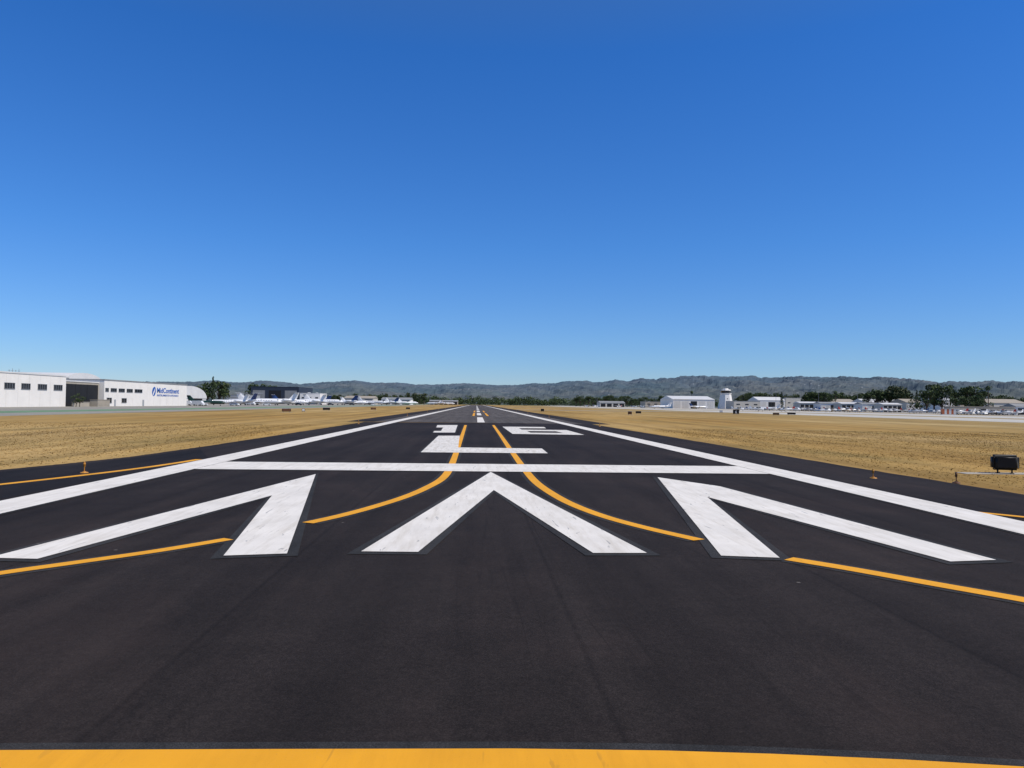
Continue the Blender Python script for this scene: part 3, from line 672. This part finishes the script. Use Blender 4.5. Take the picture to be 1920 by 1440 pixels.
def prop(tail,label):
    t=thing("light_aircraft",label,"light aircraft",(0,0,0)); t["group"]="light aircraft parked on the apron"
    bm=bmesh.new(); lathe(bm,[(3.0,.12,1.2),(2.9,.38,1.2),(2.2,.52,1.2),(1.0,.62,1.35),(0.3,.7,1.5),(-1,.62,1.45),(-2.5,.35,1.4),(-4.6,.12,1.45)],12); obj("fuselage",bmesh_to("f",bm,M['jet_white'],True),t)
    bm=bmesh.new()
    for s in (1,-1): surf(bm,(1.1,s*0.02,2.2,1.6),(0.9,s*5.5,2.35,1.1),0.12)
    obj("wing",bmesh_to("w",bm,M['jet_white']),t)
    bm=bmesh.new()
    for s in (1,-1): tube(bm,(0.5,s*0.5,1.1),(0.4,s*2.8,2.2),0.05,0.05,6)
    obj("wing_strut",bmesh_to("ws",bm,M['jet_white']),t)
    bm=bmesh.new(); surf(bm,(-3.2,0,1.45,1.4),(-4.1,0,2.8,0.8),0.08,True); obj("tail_fin",bmesh_to("tf",bm,tail),t)
    bm=bmesh.new()
    for s in (1,-1): surf(bm,(-3.5,0,1.5,1.1),(-3.8,s*1.7,1.5,0.7),0.08)
    obj("tailplane",bmesh_to("tp",bm,M['jet_white']),t)
    bm=bmesh.new(); box(bm,3.02,3.08,-0.08,0.08,0.25,2.15); lathe(bm,[(3.35,.02,1.2),(3.1,.15,1.2),(3.0,.16,1.2)],8); obj("propeller",bmesh_to("p",bm,M['dark']),t)
    bm=bmesh.new(); lathe(bm,[(1.35,.45,1.75),(0.8,.56,1.85),(-0.6,.56,1.8),(-1.2,.4,1.7)],10); obj("cabin_window",bmesh_to("c",bm,M['glass'],True),t)
    for (x,y) in ((2.2,0),(0,1.1),(0,-1.1)):
        bm=bmesh.new(); tube(bm,(x,y*.4,1.0),(x,y,.2),0.05,.04,6); tube(bm,(x,y-.07,.2),(x,y+.07,.2),.2,.2,10,mi=1); obj("landing_gear",bmesh_to("lg",bm,[M['jet_white'],M['rubber']]),t)
    return t
jets=[jet(M['jet_white'],M['jet_white'],"white business jet with high tail parked on the apron"),jet(M['jet_white'],M['jet_blue'],"white business jet with dark blue tail on the apron"),jet(M['jet_green'],M['jet_green'],"dark green business jet parked beside the arched hangar")]
ju=[False]*3
def put_jet(i,px,Y,rz,sc):
    x=X_(px,Y)
    if not ju[i]: jets[i].location=(x,Y,0); jets[i].rotation_euler=(0,0,rz); jets[i].scale=(sc,)*3; ju[i]=True
    else: copy_thing(jets[i],(x,Y,0),rz,sc)
D=math.radians
for q in ((2,388,352,D(15),0.62),(0,428,400,D(195),0.75),(1,452,430,D(150),0.9),(0,487,455,D(10),0.95),(0,515,480,D(-165),1.05),(1,545,520,D(20),0.9),(0,575,540,D(190),1.0),(0,607,600,D(8),1.15),(1,640,640,D(165),1.1),(0,665,690,D(20),0.95),(0,697,760,D(-10),1.1),(1,722,820,D(185),1.1),(0,745,900,D(10),1.1),(0,765,980,D(30),1.1),(0,470,520,D(80),1.0),(1,590,700,D(200),1.1),(0,838,1250,D(10),1.0),(0,815,1180,D(170),1.0),
  (0,1440,560,D(160),0.7),(0,1240,760,D(190),0.8),(1,1310,800,D(10),0.8)): put_jet(*q)
props=[prop(M['jet_white'],"white high-wing light aircraft tied down on apron"),prop(M['jet_red'],"white high-wing light aircraft with red tail"),prop(M['jet_blue'],"white high-wing light aircraft with blue tail")]
pu=[False]*3; random.seed(3)
def put_prop(i,px,Y,rz):
    x=X_(px,Y)
    if not pu[i]: props[i].location=(x,Y,0); props[i].rotation_euler=(0,0,rz); pu[i]=True
    else: copy_thing(props[i],(x,Y,0),rz,random.uniform(.95,1.2))
for px in list(range(1385,1500,13))+list(range(1500,1770,15)): put_prop(random.randrange(3),px+random.uniform(-4,4),random.uniform(440,600) ,random.choice([0,math.pi,2.5,-.6])+random.uniform(-.3,.3))
for px in range(1795,1915,22): put_prop(random.randrange(3),px,random.uniform(370,390),random.uniform(2.6,3.6))
for px in (1100,1118,1160,1190,1205,1225): put_prop(random.randrange(3),px,random.uniform(800,900),random.uniform(0,6))
# ------------------------------------------------------------ vehicles
def car(mat,label,van=False):
    t=thing("parked_van" if van else "parked_car",label,"van" if van else "car"); t["group"]="vehicles parked around the aprons"
    prof=[(-2.2,.35),(2.2,.35),(2.25,.75),(2.1,.92),(1.2,1.0),(-2.1,1.02),(-2.25,.8)] if not van else [(-2.6,.4),(2.6,.4),(2.65,1.0),(2.3,1.25),(-2.6,1.25)]
    cab=[(1.15,1.003),(.4,1.45),(-1.2,1.47),(-1.9,1.023)] if not van else [(2.25,1.253),(1.6,2.1),(-2.55,2.15),(-2.58,1.253)]
    def ext(p,w0,w1):
        bm=bmesh.new(); a=[bm.verts.new((x,-w0 if z<1.1 else -w1,z)) for x,z in p]; b=[bm.verts.new((x,w0 if z<1.1 else w1,z)) for x,z in p]
        bm.faces.new(a); bm.faces.new(b[::-1])
        for i in range(len(p)): j=(i+1)%len(p); bm.faces.new((a[j],a[i],b[i],b[j]))
        bmesh.ops.recalc_face_normals(bm,faces=bm.faces); return bm
    obj("body",bmesh_to("b",ext(prof,.88,.88),mat),t); 
    obj("cabin_glass",bmesh_to("c",ext(cab,.8,.66 if not van else .84),M['glass'] if not van else mat),t)
    bm=bmesh.new(); z=1.475 if not van else 2.155
    box(bm,(-1.15 if not van else -2.5),(.38 if not van else 1.5),-.64,.64,z,z+.04); obj("roof",bmesh_to("r",bm,mat),t)
    for x in (1.4,-1.4):
        for y in (.8,-.8):
            bm=bmesh.new(); tube(bm,(x,y-.12,.33),(x,y+.12,.33),.33,.33,12); obj("wheel",bmesh_to("w",bm,M['rubber']),t)
    return t
cars=[car(M['car_white'],"white parked sedan beside the hangars"),car(M['car_dark'],"dark parked sedan beside the hangars"),car(M['car_silver'],"silver parked sedan beside the hangars"),car(M['car_white'],"white service van on the apron",True)]
cu_=[False]*4
def put_car(i,px,Y,rz):
    x=X_(px,Y)
    if not cu_[i]: cars[i].location=(x,Y,0.02); cars[i].rotation_euler=(0,0,rz); cu_[i]=True
    else: copy_thing(cars[i],(x,Y,0.02),rz,1)
random.seed(9)
for px in list(range(1386,1500,9))+list(range(1700,1900,12)): put_car(random.randrange(4),px,random.uniform(385,395) if px>1780 else random.uniform(600,700),random.choice([0,1.57])+random.uniform(-.1,.1))
for px,Y in ((380,345),(372,338),(440,372),(500,430),(620,560),(560,500),(660,640),(700,700),(350,345),(470,440)): put_car(random.choice([0,1,3]),px,Y,random.uniform(-.3,.3))
# ------------------------------------------------------------ airfield furniture
def loc(px,py): x,y=G(px,py); return x,y
def airsign(px,py,w_,h,face,rz,label,txt=None,tcol=None):
    x,y=loc(px,py); t=thing("airfield_sign",label,"airfield sign",(x,y,0),rz,"signs beside the runways")
    bm=bmesh.new(); box(bm,-w_/2,w_/2,-0.13,0.13,0.22,0.22+h); bmesh.ops.bevel(bm,geom=bm.edges[:],offset=0.03,segments=2,affect='EDGES')
    b=obj("housing",bmesh_to("h",bm,M['black']),t)
    bm=bmesh.new(); box(bm,-w_/2+.06,w_/2-.06,-0.15,-0.132,0.28,0.16+h); obj("panel",bmesh_to("p",bm,face),t)
    for s in (-1,1): bm=bmesh.new(); tube(bm,(s*w_*.33,0,0),(s*w_*.33,0,.24),.04,.04,8); obj("leg",bmesh_to("l",bm,M['frame']),t)
    if txt: text(txt,-w_*0.13,0.34,w_*0.26,h*0.72,tcol,t,"number",y=-0.155)
    bm=bmesh.new(); box(bm,-w_/2-.3,w_/2+.3,-.5,.5,0,0.04); obj("base",bmesh_to("bs",bm,M['concrete']),t)
airsign(537,773,1.9,.6,M['brown_face'],0.35,"black boxed runway sign with brown face")
airsign(612,770,1.9,.6,M['black'],0.35,"black boxed runway sign seen from behind")
airsign(569,772,.7,.5,M['sign_white'],0.1,"small white airfield marker sign")
airsign(700,769,1.6,.6,M['brown_face'],0.35,"black boxed runway sign with brown face")
airsign(765,768,1.4,.6,M['black'],0.35,"black boxed runway sign seen from behind")
airsign(1017,772,1.1,.8,M['black'],-0.2,"black boxed runway sign seen from behind")
airsign(1181,778,1.0,.7,M['brown_face'],-0.3,"black boxed runway sign with brown face")
airsign(1197,776,1.6,.6,M['black'],-0.3,"black boxed runway sign seen from behind")
airsign(1352,774,1.1,.8,M['sign_white'],-0.3,"small white airfield marker sign")
airsign(1380,777,1.9,1.35,M['black'],-0.2,"black distance sign with white number 6","6",M['sign_white'])
airsign(1455,779,1.8,.6,M['brown_face'],-0.4,"black boxed runway sign with brown face")
airsign(1484,778,2.6,.6,M['black'],-0.4,"long black taxiway sign seen from behind")
x,y=loc(1884,887); t=thing("airfield_sign","black rounded sign box seen from behind on concrete pad","airfield sign",(x,y,0.025),-0.3)
bm=bmesh.new(); box(bm,-.45,.45,-.2,.2,.13,.70); bmesh.ops.bevel(bm,geom=bm.edges[:],offset=0.085,segments=4,affect='EDGES'); obj("housing",bmesh_to("h",bm,M['black'],True),t)
bm=bmesh.new()
box(bm,-.30,.30,-.214,-.203,.23,.60); obj("back_panel",bmesh_to("bp",bm,M['rubber']),t)
for s in (-.24,.24):
    bm=bmesh.new(); tube(bm,(s,0,0),(s,0,.16),.03,.03,8); tube(bm,(s,0,0),(s,0,.025),.08,.08,10); obj("leg",bmesh_to("l",bm,M['black']),t)
bm=bmesh.new(); box(bm,x-1.7,x+1.4,y-.3,y+.4,0,0.025); bmesh.ops.bevel(bm,geom=bm.edges[:],offset=0.01,segments=1,affect='EDGES')
pad=obj("concrete_pad",bmesh_to("pad",bm,M['beige_wall']),label="flat concrete pad in dry grass",category="concrete pad")
def edge_light(px,py,hh,label,group="runway edge lights",cm=M['orange']):
    x,y=loc(px,py); t=thing("runway_light",label,"runway light",(x,y,0.02),0,group)
    bm=bmesh.new(); tube(bm,(0,0,0),(0,0,.03),.13,.11,16); tube(bm,(0,0,.03),(0,0,.055),.06,.05,12); obj("base_plate",bmesh_to("b",bm,cm),t)
    bm=bmesh.new(); tube(bm,(0,0,.055),(0,0,hh*.62),.016,.016,8); tube(bm,(0,0,hh*.55),(0,0,hh*.66),.028,.04,10); obj("stem",bmesh_to("s",bm,cm),t)
    bm=bmesh.new(); tube(bm,(0,0,hh*.66),(0,0,hh*.9),.036,.036,12); tube(bm,(0,0,hh*.9),(0,0,hh),.036,.015,12); obj("lamp_glass",bmesh_to("g",bm,cm,True),t)
edge_light(158,886,.36,"orange elevated runway light on paved shoulder"); edge_light(1637,896,.32,"orange elevated runway light on paved shoulder"); edge_light(1793,905,.36,"brown weathered elevated light in dry grass",cm=M['brown_face'])
for i in range(1,16):
    for s in (-1,1):
        xx=XC+s*13.6; yy=26+i*61
        v=camo.matrix_world.inverted()@Vector((xx,yy,0)); px=960+F*v.x/-v.z; py=720-F*v.y/-v.z
        edge_light(px,py,.38,"orange elevated runway light on paved shoulder")
x,y=loc(1778,777.5); t=thing("equipment_shelter","red-orange and white striped equipment shelter on grass","shelter",(x,y,0),-.2)
for i in range(6):
    bm=bmesh.new(); box(bm,-3+i,-2.003+i,-1,1,0.25,2.7); obj("panel",bmesh_to("p",bm,M['red_or'] if i%2==0 else M['sign_white']),t)
bm=bmesh.new(); box(bm,-3.1,3.1,-1.1,1.1,2.703,2.82); box(bm,-3.1,3.1,-1.1,1.1,0,.247); obj("roof",bmesh_to("r",bm,M['roof_white']),t)
def pole(px,Y,pt):
    x,_,z=S(px,pt,Y); t=thing("lamp_post","slim grey apron lamp post with twin heads","lamp post",(x,Y,0),0,"lamp posts around the aprons")
    bm=bmesh.new(); tube(bm,(0,0,0),(0,0,z),.2,.12,8); obj("post",bmesh_to("p",bm,M['frame']),t)
    bm=bmesh.new(); box(bm,-1.6,1.6,-.05,.05,z+.003,z+.12); box(bm,-1.9,-1.0,-.3,.3,z-.1,z-.003); box(bm,1.0,1.9,-.3,.3,z-.1,z-.003); obj("lamp_head",bmesh_to("h",bm,M['grey_wall']),t)
for q in ((452,560,728),(600,800,732),(735,1000,738),(1455,800,735),(1535,700,736),(1608,700,738),(1731,560,737),(1230,900,744),(1120,1000,746)): pole(*q)
